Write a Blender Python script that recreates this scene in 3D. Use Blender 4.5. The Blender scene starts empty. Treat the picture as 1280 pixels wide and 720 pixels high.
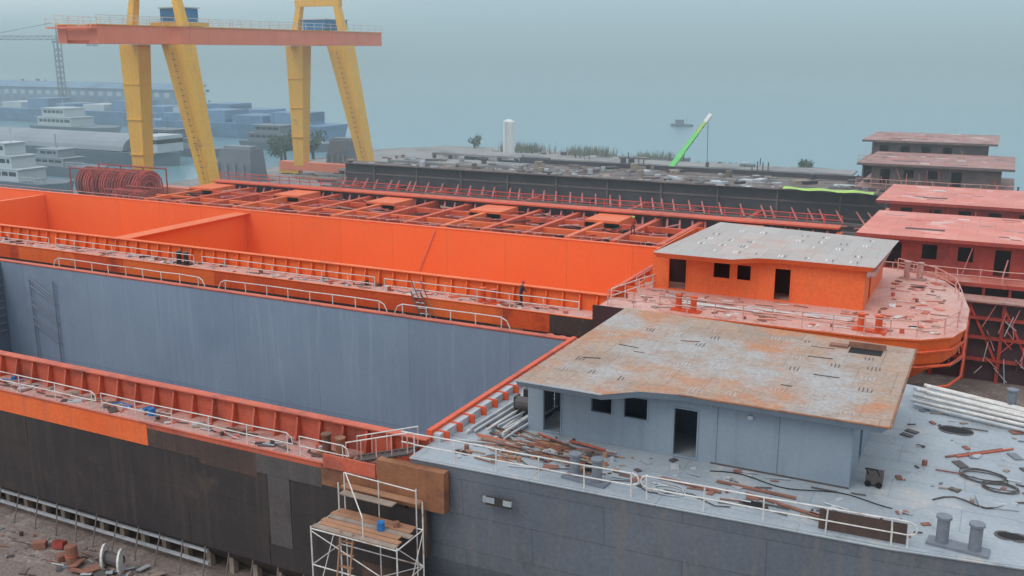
import bpy, bmesh, math, random
from mathutils import Vector, Matrix
random.seed(7)
scene=bpy.context.scene
scene.view_settings.view_transform='Standard'
scene.view_settings.look='None'
scene.view_settings.exposure=0

# ---------------------------------------------------------------- materials
MATS={}
def mat(name,c1,c2=None,rough=0.6,scale=0.6,spot=None,spot_t=0.6,spot_s=0.35,brick=None,streak=None,metal=0.0,bump=0.0,fine=0.12,spec=0.4,spot2=None,spot2_t=.6,spot2_s=.6):
    m=bpy.data.materials.new(name);m.use_nodes=True
    nt=m.node_tree;N=nt.nodes;L=nt.links
    b=N['Principled BSDF']
    b.inputs['Roughness'].default_value=rough
    b.inputs['Metallic'].default_value=metal
    b.inputs['Specular IOR Level'].default_value=spec
    if c2 is None: c2=tuple(x*0.8 for x in c1)
    tc=N.new('ShaderNodeTexCoord')
    def noise(sc,det=5,vec=None,rg=0.6):
        n=N.new('ShaderNodeTexNoise');n.inputs['Scale'].default_value=sc;n.inputs['Detail'].default_value=det;n.inputs['Roughness'].default_value=rg
        L.new(vec if vec is not None else tc.outputs['Object'],n.inputs['Vector']);return n
    def ramp(src,a,bb):
        r=N.new('ShaderNodeMapRange');r.inputs[1].default_value=a;r.inputs[2].default_value=bb
        L.new(src,r.inputs[0]);return r.outputs[0]
    def mix(fac,a,bb,mode='MIX'):
        x=N.new('ShaderNodeMix');x.data_type='RGBA';x.blend_type=mode
        if isinstance(fac,float): x.inputs[0].default_value=fac
        else: L.new(fac,x.inputs[0])
        for i,v in ((6,a),(7,bb)):
            if isinstance(v,tuple): x.inputs[i].default_value=(*v,1)
            else: L.new(v,x.inputs[i])
        return x.outputs[2]
    n1=noise(scale,6)
    col=mix(ramp(n1.outputs['Fac'],0.35,0.65),tuple(c1),tuple(c2))
    if brick:
        w,h,ori,amt=brick
        sp=N.new('ShaderNodeSeparateXYZ');L.new(tc.outputs['Object'],sp.inputs[0])
        cb=N.new('ShaderNodeCombineXYZ')
        L.new(sp.outputs['X' if ori in('xz','xy') else 'Y'],cb.inputs[0]);L.new(sp.outputs['Z' if ori!='xy' else 'Y'],cb.inputs[1])
        bk=N.new('ShaderNodeTexBrick');L.new(cb.outputs[0],bk.inputs['Vector'])
        bk.inputs['Scale'].default_value=1;bk.inputs['Brick Width'].default_value=w;bk.inputs['Row Height'].default_value=h
        bk.inputs['Mortar Size'].default_value=0.02;bk.inputs['Color1'].default_value=(1,1,1,1);v=1-amt
        bk.inputs['Color2'].default_value=(v,v,v,1);bk.inputs['Mortar'].default_value=(v*.75,v*.75,v*.75,1)
        col=mix(1.0,col,bk.outputs['Color'],'MULTIPLY')
    if streak:
        mp=N.new('ShaderNodeMapping');mp.inputs['Scale'].default_value=(2.2,2.2,0.12);L.new(tc.outputs['Object'],mp.inputs[0])
        n3=noise(1.0,5,mp.outputs[0])
        col=mix(ramp(n3.outputs['Fac'],0.52,0.78),col,tuple(streak))
    if spot:
        n2=noise(spot_s,7,None,0.65)
        col=mix(ramp(n2.outputs['Fac'],spot_t-0.04,spot_t+0.08),col,tuple(spot))
    if spot2:
        mp=N.new('ShaderNodeMapping');mp.inputs['Location'].default_value=(31,17,5);L.new(tc.outputs['Object'],mp.inputs[0])
        n2=noise(spot2_s,7,mp.outputs[0],0.65)
        col=mix(ramp(n2.outputs['Fac'],spot2_t-0.04,spot2_t+0.08),col,tuple(spot2))
    n4=noise(6,6,None,0.7)
    f=ramp(n4.outputs['Fac'],0.3,0.7)
    mm=N.new('ShaderNodeMapRange');mm.inputs[3].default_value=1-fine*1.5;mm.inputs[4].default_value=1+fine
    L.new(f,mm.inputs[0])
    cc=N.new('ShaderNodeCombineColor')
    for i in range(3):L.new(mm.outputs[0],cc.inputs[i])
    col=mix(1.0,col,cc.outputs[0],'MULTIPLY')
    L.new(col,b.inputs['Base Color'])
    if bump>0:
        bp=N.new('ShaderNodeBump');bp.inputs['Strength'].default_value=bump;bp.inputs['Distance'].default_value=0.05
        L.new(n4.outputs['Fac'],bp.inputs['Height']);L.new(bp.outputs[0],b.inputs['Normal'])
    MATS[name]=m;return m

mat('hull_grey',(.125,.145,.175),(.155,.175,.205),.5,.15,spot=(.10,.105,.12),spot_t=.62,brick=(6,1.6,'xz',.10),streak=(.18,.175,.18),spot2=(.19,.195,.20),spot2_t=.66,spot2_s=.4)
mat('hull_black',(.040,.036,.038),(.055,.046,.045),.5,.3,spot=(.08,.062,.053),spot_t=.62,brick=(5,1.6,'xz',.12),streak=(.075,.06,.055))
mat('hull_black_plate',(.036,.033,.036),(.052,.044,.043),.45,.3,spot=(.07,.055,.05),spot_t=.62,streak=(.078,.062,.056))
mat('hull_brown',(.085,.055,.048),(.065,.048,.045),.6,.5,spot=(.14,.08,.06),spot_t=.6,streak=(.11,.068,.055))
mat('hull_rust',(.34,.15,.07),(.24,.10,.055),.65,.8,spot=(.13,.065,.045),spot_t=.57,streak=(.18,.08,.05))
mat('hull_taupe',(.10,.088,.088),(.08,.07,.07),.6,.4,spot=(.065,.052,.052),spot_t=.58,streak=(.12,.105,.10))
mat('hold_grey',(.205,.25,.32),(.25,.30,.375),.38,.07,brick=(7,9,'xz',.10),streak=(.28,.33,.405),fine=.04,spot=(.185,.23,.295),spot_t=.6,spot_s=.06)
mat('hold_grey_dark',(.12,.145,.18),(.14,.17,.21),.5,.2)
mat('deck_grey',(.37,.41,.445),(.30,.34,.375),.5,.35,spot=(.44,.43,.42),spot_t=.60,spot_s=.5,brick=(5,1.8,'xy',.06),fine=.1,bump=.08,spot2=(.26,.28,.30),spot2_t=.62,spot2_s=.8)
mat('house_grey',(.225,.275,.33),(.255,.305,.36),.5,.4,streak=(.20,.235,.28),fine=.05,spot=(.29,.33,.37),spot_t=.66,spot_s=.5)
mat('roof_rusty',(.38,.30,.25),(.42,.27,.19),.6,.33,spot=(.45,.20,.10),spot_t=.52,spot_s=.25,brick=(1.5,3.0,'xy',.2),fine=.2,bump=.15,spot2=(.37,.35,.34),spot2_t=.55,spot2_s=.24)
mat('roof_pale',(.45,.43,.41),(.49,.40,.37),.6,.25,spot=(.50,.30,.24),spot_t=.6,brick=(1.5,3.0,'xy',.12),fine=.12)
mat('roof_pink',(.72,.20,.15),(.78,.28,.22),.55,.3,spot=(.78,.42,.36),spot_t=.6,brick=(2.5,3,'xy',.12),fine=.15)
mat('roof_brown',(.38,.17,.15),(.46,.26,.23),.6,.4,spot=(.20,.10,.09),spot_t=.56,brick=(2.5,3,'xy',.15))
mat('orange_hold',(.85,.155,.035),(.90,.175,.042),.42,.08,brick=(6,9,'xz',.07),streak=(.82,.185,.06),fine=.04,spot=(.78,.15,.04),spot_t=.63,spot_s=.1)
mat('orange',(.80,.14,.038),(.86,.175,.05),.5,.4,spot=(.56,.11,.05),spot_t=.62,streak=(.66,.15,.07),fine=.1)
mat('orange_deep',(.64,.088,.03),(.72,.11,.038),.5,.5,spot=(.40,.065,.035),spot_t=.58,streak=(.48,.09,.055))
mat('orange_dull',(.60,.13,.07),(.50,.10,.06),.6,.6,spot=(.30,.085,.06),spot_t=.57,streak=(.40,.14,.10))
mat('deck_pink',(.50,.25,.21),(.52,.31,.27),.65,.5,spot=(.32,.19,.17),spot_t=.56,spot_s=.9,fine=.25)
mat('deck_pink_b',(.64,.31,.25),(.66,.42,.37),.65,.35,spot=(.50,.21,.17),spot_t=.58,spot_s=.6,fine=.2)
mat('red_primer',(.44,.060,.040),(.34,.048,.034),.6,.4,spot=(.22,.045,.04),spot_t=.57,streak=(.47,.10,.08))
mat('red_bright',(.64,.08,.06),(.54,.07,.05),.6,.4,spot=(.3,.05,.04),spot_t=.6)
mat('pink_strut',(.66,.26,.24),(.56,.16,.15),.6,.8)
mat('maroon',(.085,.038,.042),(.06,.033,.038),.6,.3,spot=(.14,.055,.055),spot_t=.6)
mat('dark_steel',(.05,.045,.052),(.075,.066,.072),.6,.3,spot=(.12,.09,.085),spot_t=.6)
mat('steel_brown',(.18,.135,.125),(.13,.10,.095),.65,.4,spot=(.24,.185,.165),spot_t=.6)
mat('black',(.010,.010,.012),(.014,.014,.016),.8,1)
mat('white_rail',(.72,.70,.67),(.58,.55,.52),.5,2,spot=(.40,.26,.20),spot_t=.62,spot_s=1.5)
mat('pink_rail',(.68,.40,.34),(.62,.30,.24),.5,2)
mat('pipe_grey',(.55,.57,.59),(.42,.44,.47),.45,1.5,metal=.2)
mat('yellow',(.84,.47,.06),(.78,.42,.05),.5,.25,spot=(.48,.25,.08),spot_t=.66,streak=(.66,.36,.10))
mat('crane_orange',(.86,.25,.14),(.78,.22,.12),.5,.2,streak=(.68,.22,.14))
mat('blue',(.05,.20,.44),(.04,.17,.38),.5,.5)
mat('blue_tarp',(.03,.20,.50),(.02,.14,.38),.5,2)
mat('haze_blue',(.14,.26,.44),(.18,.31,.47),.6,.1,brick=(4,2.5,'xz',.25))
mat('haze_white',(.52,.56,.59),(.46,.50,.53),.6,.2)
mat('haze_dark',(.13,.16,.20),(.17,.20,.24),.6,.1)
mat('barge_grey',(.24,.27,.31),(.29,.32,.36),.6,.15)
mat('block_grey',(.16,.18,.215),(.20,.22,.255),.6,.2)
mat('dirt',(.24,.19,.17),(.19,.15,.135),.9,.35,spot=(.31,.26,.23),spot_t=.55,spot_s=.6,fine=.3,bump=.5)
mat('concrete',(.36,.34,.33),(.28,.265,.26),.85,.12,spot=(.21,.195,.195),spot_t=.55,spot_s=.12,fine=.3,bump=.3)
mat('timber',(.34,.27,.22),(.25,.20,.165),.8,2)
mat('plank',(.42,.22,.13),(.33,.18,.11),.8,1.5)
mat('rust_scrap',(.30,.13,.09),(.20,.10,.075),.75,2)
mat('white_paint',(.80,.80,.79),(.72,.72,.71),.5,.6)
mat('green',(.14,.62,.14),(.18,.70,.18),.4,.8)
mat('lime',(.42,.66,.12),(.36,.58,.10),.5,.8)
mat('leaf',(.05,.085,.045),(.09,.12,.06),.8,.5)
mat('leaf_dry',(.17,.16,.12),(.24,.22,.17),.8,.5)
mat('bark',(.10,.075,.055),(.06,.05,.04),.9,2)
mat('skin',(.45,.26,.18),(.40,.23,.16),.6,3)
mat('cloth_dark',(.03,.03,.04),(.05,.04,.05),.9,3)
mat('cloth_red',(.55,.07,.04),(.45,.06,.04),.9,3)
mat('glass_dark',(.02,.03,.035),(.03,.04,.045),.15,1)

# ---------------------------------------------------------------- builder
class B:
    def __init__(s,name):
        s.name=name;s.v=[];s.f=[];s.m=[];s.mats=[]
    def mi(s,m):
        if m not in s.mats:s.mats.append(m)
        return s.mats.index(m)
    def add(s,vs,fs,m):
        o=len(s.v);s.v+= [tuple(v) for v in vs];k=s.mi(m)
        for f in fs:s.f.append(tuple(i+o for i in f));s.m.append(k)
    def box(s,x0,x1,y0,y1,z0,z1,m,top=None):
        vs=[(x0,y0,z0),(x1,y0,z0),(x1,y1,z0),(x0,y1,z0),(x0,y0,z1),(x1,y0,z1),(x1,y1,z1),(x0,y1,z1)]
        s.add(vs,[(0,3,2,1),(0,1,5,4),(1,2,6,5),(2,3,7,6),(3,0,4,7)],m)
        s.add([vs[4],vs[5],vs[6],vs[7]],[(0,1,2,3)],top or m)
    def obox(s,c,size,rot,m,tilt=0,tilt2=0):
        M=Matrix.Translation(c)@Matrix.Rotation(rot,4,'Z')@Matrix.Rotation(tilt,4,'X')@Matrix.Rotation(tilt2,4,'Y')
        a,b,c2=[q/2 for q in size]
        vs=[M@Vector(p) for p in [(-a,-b,-c2),(a,-b,-c2),(a,b,-c2),(-a,b,-c2),(-a,-b,c2),(a,-b,c2),(a,b,c2),(-a,b,c2)]]
        s.add(vs,[(0,3,2,1),(0,1,5,4),(1,2,6,5),(2,3,7,6),(3,0,4,7),(4,5,6,7)],m)
    def tube(s,p,q,r,m,n=6,r2=None,cap=True):
        p=Vector(p);q=Vector(q);d=q-p
        if d.length<1e-6:return
        r2=r if r2 is None else r2
        z=d.normalized();a=z.orthogonal().normalized();b=z.cross(a)
        vs=[]
        for c,rr in((p,r),(q,r2)):
            for i in range(n):
                t=2*math.pi*i/n;vs.append(c+a*rr*math.cos(t)+b*rr*math.sin(t))
        fs=[(i,(i+1)%n,n+(i+1)%n,n+i) for i in range(n)]
        if cap:fs+=[tuple(range(n-1,-1,-1)),tuple(range(n,2*n))]
        s.add(vs,fs,m)
    def path(s,pts,r,m,n=5):
        for i in range(len(pts)-1):s.tube(pts[i],pts[i+1],r,m,n)
    def prism(s,poly,z0,z1,m,top=None,poly0=None,cap=True):
        n=len(poly);p0=poly0 or poly
        vs=[(x,y,z0) for x,y in p0]+[(x,y,z1) for x,y in poly]
        s.add(vs,[(i,(i+1)%n,n+(i+1)%n,n+i) for i in range(n)]+[tuple(range(n-1,-1,-1))],m)
        if cap:s.add([(x,y,z1) for x,y in poly],[tuple(range(n))],top or m)
    def taper(s,c0,w0,d0,c1,w1,d1,m):
        vs=[]
        for c,w,d in((c0,w0,d0),(c1,w1,d1)):
            x,y,z=c;vs+=[(x-w/2,y-d/2,z),(x+w/2,y-d/2,z),(x+w/2,y+d/2,z),(x-w/2,y+d/2,z)]
        s.add(vs,[(0,3,2,1),(0,1,5,4),(1,2,6,5),(2,3,7,6),(3,0,4,7),(4,5,6,7)],m)
    def wall(s,ax,u0,u1,w0,w1,z0,z1,m,holes=()):
        us=sorted(set([u0,u1]+[h[0] for h in holes]+[h[1] for h in holes]))
        zs=sorted(set([z0,z1]+[h[2] for h in holes]+[h[3] for h in holes]))
        for i in range(len(us)-1):
            for j in range(len(zs)-1):
                cu=(us[i]+us[i+1])/2;cz=(zs[j]+zs[j+1])/2
                if any(h[0]<cu<h[1] and h[2]<cz<h[3] for h in holes):continue
                if ax=='x':s.box(us[i],us[i+1],w0,w1,zs[j],zs[j+1],m)
                else:s.box(w0,w1,us[i],us[i+1],zs[j],zs[j+1],m)
    def rail(s,pts,h,m,r=.03,n=2,step=2.0,bend=True):
        for i in range(len(pts)-1):
            p=Vector(pts[i]);q=Vector(pts[i+1]);L=(q-p).length;k=max(1,round(L/step))
            prev=None
            for j in range(k+1):
                c=p.lerp(q,j/k);o=Vector((random.uniform(-.04,.04),random.uniform(-.03,.03),random.uniform(-.025,.025)))
                s.tube(c,c+Vector((o.x,o.y,h+o.z)),r,m,5)
                if prev:
                    for t in range(n):
                        f=(1-t/n)
                        s.tube(prev[0]+Vector((prev[1].x*f,prev[1].y*f,(h+prev[1].z)*f)),c+Vector((o.x*f,o.y*f,(h+o.z)*f)),r,m,5)
                prev=(c,o)
    def done(s,smooth=False):
        me=bpy.data.meshes.new(s.name);me.from_pydata(s.v,[],s.f)
        for m in s.mats:me.materials.append(MATS[m])
        me.polygons.foreach_set('material_index',s.m)
        if smooth:me.polygons.foreach_set('use_smooth',[True]*len(me.polygons))
        me.update()
        nm=s.name
        o=bpy.data.objects.new(nm,me);scene.collection.objects.link(o);return o

def ncyl(b,c,r,h,m,n=12):
    b.tube(c,(c[0],c[1],c[2]+h),r,m,n)
def bollards(name,x,y,z,m='block_grey',dx=.9,dy=-.1,h=.85,r=.2):
    b=B(name)
    b.obox((x+dx/2,y+dy/2,z+.05),(dx+.9,.6,.1),math.atan2(dy,dx),m)
    for k in(0,1):
        ncyl(b,(x+k*dx,y+k*dy,z+.1),r,h,m,18);ncyl(b,(x+k*dx,y+k*dy,z+.1+h),r*1.25,.08,m,18)
    return b.done()

# ---------------------------------------------------------------- ground, water
b=B('water');b.add([(-6000,-3000,-3),(6000,-3000,-3),(6000,9000,-3),(-6000,9000,-3)],[(0,1,2,3)],'white_paint')
wo=b.done()
m=bpy.data.materials.new('water_mat');m.use_nodes=True;nt=m.node_tree;bs=nt.nodes['Principled BSDF']
bs.inputs['Base Color'].default_value=(.17,.31,.37,1);bs.inputs['Roughness'].default_value=.22;bs.inputs['IOR'].default_value=1.33
n=nt.nodes.new('ShaderNodeTexNoise');n.inputs['Scale'].default_value=.35;n.inputs['Detail'].default_value=6
tc=nt.nodes.new('ShaderNodeTexCoord');nt.links.new(tc.outputs['Object'],n.inputs['Vector'])
bp=nt.nodes.new('ShaderNodeBump');bp.inputs['Strength'].default_value=.12;bp.inputs['Distance'].default_value=.2
nt.links.new(n.outputs['Fac'],bp.inputs['Height']);nt.links.new(bp.outputs[0],bs.inputs['Normal'])
wo.data.materials[0]=m
GZ=-1.2
b=B('ground')
poly=[(-138,-80),(200,-80),(200,150),(60,176),(0,186),(-20,190),(-35,196),(-52,203),(-70,215),(-84,222),(-105,226),(-128,224),(-140,215),(-146,200),(-142,175),(-138,150)]
b.prism(poly,-6,GZ,'concrete','dirt');b.done()
b=B('quay_pavement')
b.prism([(-136,98),(60,98),(60,170),(0,180),(-35,190),(-70,208),(-104,219),(-128,217),(-136,200)],GZ+.004,GZ+.9,'concrete');b.done()

# ---------------------------------------------------------------- sea mist (real scattering volume lying over the harbour)
fb=B('background_fog');fb.box(-3000,2500,60,3500,-2.9,70,'white_paint');fo=fb.done()
fm_=bpy.data.materials.new('mist');fm_.use_nodes=True;nt=fm_.node_tree
nt.nodes.remove(nt.nodes['Principled BSDF'])
vs_=nt.nodes.new('ShaderNodeVolumeScatter');vs_.inputs['Color'].default_value=(.78,.95,1,1);vs_.inputs['Density'].default_value=.0017;vs_.inputs['Anisotropy'].default_value=0.0
va_=nt.nodes.new('ShaderNodeVolumeAbsorption');va_.inputs['Color'].default_value=(.0,.85,1,1);va_.inputs['Density'].default_value=.0004
ad=nt.nodes.new('ShaderNodeAddShader');nt.links.new(vs_.outputs[0],ad.inputs[0]);nt.links.new(va_.outputs[0],ad.inputs[1])
nt.links.new(ad.outputs[0],nt.nodes['Material Output'].inputs['Volume'])
fo.data.materials[0]=fm_

# ---------------------------------------------------------------- ship helpers
def side_detail(b,x0,x1,yc,sgn,zd,zc,m,step=1.25):
    x=x0+.4
    while x<x1-.2:
        t=.05;d=.42*sgn
        vs=[(x-t,yc,zd),(x+t,yc,zd),(x+t,yc+d,zd),(x-t,yc+d,zd),(x-t,yc,zc-.1),(x+t,yc,zc-.1),(x+t,yc+d*.4,zc-.1),(x-t,yc+d*.4,zc-.1)]
        b.add(vs,[(0,3,2,1),(0,1,5,4),(1,2,6,5),(2,3,7,6),(3,0,4,7),(4,5,6,7)],m)
        x+=step
def clutter(b,x0,x1,y0,y1,z,n,mats,smin=.12,smax=.6):
    for i in range(n):
        x=random.uniform(x0,x1);y=random.uniform(y0,y1);k=random.random();m=random.choice(mats);s=random.uniform(smin,smax)
        if k<.3:b.obox((x,y,z+s*.1),(s,s*random.uniform(.3,.8),s*.2),random.uniform(0,3),m)
        elif k<.42:ncyl(b,(x,y,z),s*.3,s*.6,m,8)
        elif k<.8:
            a=random.uniform(-.6,.6);l=s*3
            b.tube((x-l/2*math.cos(a),y-l/2*math.sin(a)*.5,z+.04),(x+l/2*math.cos(a),y+l/2*math.sin(a)*.5,z+.06),.03,m,5)
        else:b.obox((x,y,z+.03),(s*1.8,s,.04),random.uniform(0,3),m,random.uniform(-.08,.08))
def coil(b,c,r,m,turns=3,rr=.025):
    pts=[]
    for i in range(turns*14):
        t=i/14*2*math.pi;q=r*(1+.18*math.sin(t*1.37)+.1*math.sin(t*.61))
        pts.append((c[0]+q*math.cos(t),c[1]+q*.7*math.sin(t)+.02*i/14,c[2]+.03+.012*i/14))
    b.path(pts,rr,m,4)
def hold(b,x0,x1,y0,hy0,hy1,y1,zd,zc,zf,side,deck,coam,wallm,panels,zb=.6):
    b.box(x0,x1,hy0-.12,hy0,zf,zc,coam); b.box(x0,x1,hy0,hy0+.004,zf,zc-.02,wallm)
    b.box(x0,x1,hy1,hy1+.12,zf,zc,coam); b.box(x0,x1,hy1-.004,hy1,zf,zc-.06,wallm)
    b.box(x0,x1,hy0-.4,hy0+.06,zc,zc+.06,coam); b.box(x0,x1,hy1-.06,hy1+.4,zc,zc+.06,coam)
    b.box(x0,x1,hy0+.004,hy1-.004,zf-.3,zf,wallm)
    b.box(x0,x1,y0+.03,hy0-.12,zd-.15,zd,deck); b.box(x0,x1,hy1+.12,y1-.03,zd-.15,zd,deck)
    side_detail(b,x0,x1,hy0-.12,-1,zd,zc,coam); side_detail(b,x0,x1,hy1+.12,1,zd,zc,coam)
    b.box(x0,x1,y0,y0+.03,zb,zd,side)
    for i,(xa,xb,za,zb2,mm) in enumerate(panels):b.box(xa,xb,y0-.006-.0006*i,y0-.0005,za,zb2,mm)
    b.box(x0,x1,y1-.03,y1,zb,zd,side)
    b.prism([(x0,y0+.03),(x1,y0+.03),(x1,y1-.03),(x0,y1-.03)],zf-.35,zb,side,poly0=[(x0,y0+1.2),(x1,y0+1.2),(x1,y1-1.2),(x0,y1-1.2)],cap=False)
    b.tube((x0,y0-.02,zd),(x1,y0-.02,zd),.05,coam,6)

# ================================================================= SHIP A (grey barge)
A=B('grey_cargo_ship')
pan=[]
x=-95
while x<-35: 
    w=random.uniform(3,6);xb=min(x+w,-34.8);pan.append((x,xb-.01,4.85,5.98,random.choice(['orange','orange','orange_dull'])));x=xb
pan+= [(-34.8,-31.6,4.85,5.98,'hull_brown'),(-31.6,-28.2,4.6,5.98,'hull_brown'),(-28.2,-24.6,4.85,5.98,'hull_taupe'),(-24.6,-21.7,5.0,5.98,'hull_rust'),
 (-34.8,-24.6,5.75,5.975,'orange_dull')]
rows=[(3.4,4.84),(1.9,3.39),(.42,1.89)]
for (za,zb) in rows:
    x=-95+random.uniform(0,2)
    while x<-19.6:
        w=random.uniform(4,8.5);xb=min(x+w,-19.6)
        if random.random()<.4:pan.append((x,xb-.02,za,zb,'hull_brown' if (x>-32 and random.random()<.35) else 'hull_black_plate'))
        x=xb
pan+=[(-27.6,-26.4,1.5,4.84,'hull_taupe')]
hold(A,-95,-20.3,30.9,32.8,48.6,50.5,6,7.2,-.55,'hull_black','deck_pink','orange_dull','hold_grey',pan,zb=.4)
A.box(-69.3,-69,32.83,48.57,-.5,7.1,'hold_grey_dark')
for i in range(9):A.box(-69,-68.85,47.0,48.4,1.6+i*.6,1.7+i*.6,'block_grey')
for xx in(-65.6,-63.0):
    A.tube((xx,48.4,-.4),(xx,48.4,6.2),.05,'block_grey')
for k in range(3):
    A.tube((-65.6,48.4,5.6-k*1.5),(-63.0,48.4,4.4-k*1.5),.06,'block_grey')
    A.tube((-65.6,48.35,6.2-k*1.5),(-63.0,48.35,5.0-k*1.5),.04,'block_grey')
pa=[(-20.3,31.2),(-10,31.6),(-2,32.0),(3,32.7),(7,34.2),(9.6,36.6),(10.5,40),(10.5,43),(9.3,45.8),(6.5,47.6),(2,48.7),(-4,50),(-10,50.45),(-20.3,50.5)]
pb=[(x if x<0 else x*.55,40.8+(y-40.8)*.96) for x,y in pa]
A.prism(pb,.0,2.5,'hull_grey',poly0=[(x-1 if x>0 else x,40.8+(y-40.8)*.9) for x,y in pb])
A.prism(pa,2.5,6.9,'hull_grey',poly0=pb)
A.prism([(x,y) for x,y in pa],6.9,7.0,'hull_grey','deck_grey')
for i in range(6):A.tube((pa[i][0],pa[i][1]-.02,6.95),(pa[i+1][0],pa[i+1][1]-.02,6.95),.05,'deck_grey',6)
A.box(-21.7,-18.5,30.80,31.2,5.0,6.75,'hull_rust')
A.box(-20.4,-19.4,30.9,31.15,2.8,4.99,'hull_brown')
A.box(-24.4,-21.75,30.76,30.83,5.9,6.5,'orange_dull')
A.box(-20.55,-20.3,32.9,48.5,7.0,7.5,'orange_deep');A.box(-20.3,-19.95,33,48.5,7.0,7.35,'pipe_grey')
for i in range(14):A.box(-20.3,-19.7,33.3+i*1.1,33.38+i*1.1,7.0,7.4,'orange_deep')
A.obox((-16.2,31.1,5.9),(1.1,.1,.35),.03,'hull_black');A.obox((-16.6,31.05,5.95),(.5,.1,.22),.03,'deck_grey');A.obox((-15.8,31.07,5.95),(.35,.1,.22),.03,'deck_grey')
for (x,y,r) in [(-6.8,33.1,.28),(-13.4,33.2,.22),(-.6,44.2,.45),(1.6,34.6,.3),(-18.6,32.5,.2),(3,41,.3)]:
    A.tube((x-.2,y,7.0),(x-.2,y,7.02),r*1.15,'hull_taupe',16);A.tube((x+.2,y,7.0),(x+.2,y,7.022),r*1.15,'hull_taupe',16)
    vs=[(x+r*1.5*math.cos(t*math.pi/8),y+r*.8*math.sin(t*math.pi/8),7.03) for t in range(16)]
    A.add(vs,[tuple(range(16))],'black')
A.done()

# deckhouse A
H=B('grey_deckhouse')
zf,zt=7.0,9.62
hl=[(-16.55,-15.75,7.1,9.1),(-14.35,-13.45,8.35,9.25),(-12.9,-11.9,8.35,9.25),(-10.75,-9.8,7.1,9.1)]
H.wall('x',-17.3,-3.9,36,36.12,zf,zt,'house_grey',hl)
H.wall('x',-17.3,-3.9,46.2,46.3,zf,zt,'house_grey')
H.wall('y',36.12,46.2,-4.02,-3.9,zf,zt,'house_grey',[(38.4,39.3,7.1,9.1),(42,43,8.2,9.2)])
H.wall('y',36.12,46.2,-17.3,-17.18,zf,zt,'house_grey',[(38.5,39.4,7.1,9.1)])
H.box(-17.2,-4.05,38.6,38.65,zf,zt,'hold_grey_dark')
for (a,bb,c,d) in hl:
    t=.05
    H.box(a-t,a,35.965,36,c-t,d+t,'house_grey');H.box(bb,bb+t,35.965,36,c-t,d+t,'house_grey')
    H.box(a,bb,35.965,36,d,d+t,'house_grey');H.box(a,bb,35.965,36,c-t,c,'house_grey')
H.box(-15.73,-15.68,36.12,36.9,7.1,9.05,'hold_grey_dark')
for xx in(-9.0,-6.6):H.box(xx,xx+.02,35.99,36,7.05,9.6,'hold_grey_dark')
H.box(-9.2,-3.9,35.985,36,7.0,7.07,'hull_taupe')
H.box(-7.8,-7.6,35.9,36,9.15,9.3,'pipe_grey')
roof=[(-16.9,33.9),(-13.1,33.9),(-11.9,34.9),(-10.4,35.25),(-2.6,35.25),(-2.6,45.9),(-16.9,47.0)]
H.prism(roof,9.62,9.95,'house_grey','roof_rusty',poly0=[(-17.0+.15,34.2),(-13.2,34.2),(-12.0,35.1),(-10.4,35.5),(-2.9,35.5),(-2.9,45.7),(-16.75,46.8)])
for i in range(8):H.box(-16+i*1.7,-15.92+i*1.7,35.6,35.96,9.5,9.62,'house_grey')
H.tube((-10.4,35.24,9.95),(-2.6,35.24,9.95),.04,'hull_rust',5);H.tube((-2.59,35.25,9.95),(-2.59,45.9,9.95),.05,'hull_rust',5);H.tube((-16.9,33.89,9.95),(-13.1,33.89,9.95),.04,'deck_grey',5)
H.box(-5.3,-3.9,44.0,44.9,9.951,9.956,'black');H.box(-6.2,-5.4,44.6,45.0,9.955,10.05,'rust_scrap')
H.box(-5.4,-3.8,44.95,45.05,9.955,10.2,'rust_scrap')
for r in range(7):
    for c in range(9):
        if random.random()<.8:
            x=-15.9+c*1.45+random.uniform(-.2,.2);y=36.2+r*1.45+random.uniform(-.2,.2)
            if y<35.6 or y>45.4:continue
            mm=random.choice(['pipe_grey','roof_pale','roof_pale','hull_taupe','deck_grey'])
            for k in range(random.choice([2,3,4])):
                H.obox((x+k*.16,y+random.uniform(-.06,.06),9.953+.004),(.04,random.uniform(.3,.6),.008),0.05+random.uniform(-.1,.1),mm)
for i in range(8):
    x=random.uniform(-15.5,-4);y=random.uniform(36,45)
    H.obox((x,y,9.965),(random.uniform(.4,1.2),random.uniform(.03,.06),.03),random.uniform(-.3,.3),random.choice(['rust_scrap','hull_taupe']))
H.done()

R_=B('ship_railing')
R_.rail([(-20.2,31.35,7),(-11.0,31.7,7)],.95,'white_rail',.030,2,1.9)
R_.rail([(-10.4,31.75,7),(-2,32.15,7),(-1.5,32.2,7)],.95,'white_rail',.030,2,1.9)
for (ex,s) in ((-11.0,1),(-10.4,-1),(-1.5,1)):
    yy=31.35+.045*(ex+20.2)
    R_.path([(ex,yy,7.95),(ex+s*.2,yy,7.85),(ex+s*.27,yy,7.7),(ex+s*.2,yy,7.53),(ex,yy,7.47)],.030,'white_rail')
for z in (7.5,7.95):R_.tube((-20.2,31.35,z),(-20.8,31.35,z),.032,'white_rail')
R_.obox((-2.95,32.12,7.49),(2.8,.03,.74),.045,'hull_brown')
x=-95
while x<-24:
    xe=min(x+random.uniform(9,14),-23.6)
    R_.rail([(x,31.1,6),(xe,31.1,6)],.9,'white_rail',.026,2,2.4)
    R_.path([(xe,31.1,6.9),(xe+.25,31.1,6.75),(xe+.3,31.1,6.45),(xe,31.1,6.45)],.026,'white_rail')
    x=xe+.7
R_.done()
R_=B('ship_railing')
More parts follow.
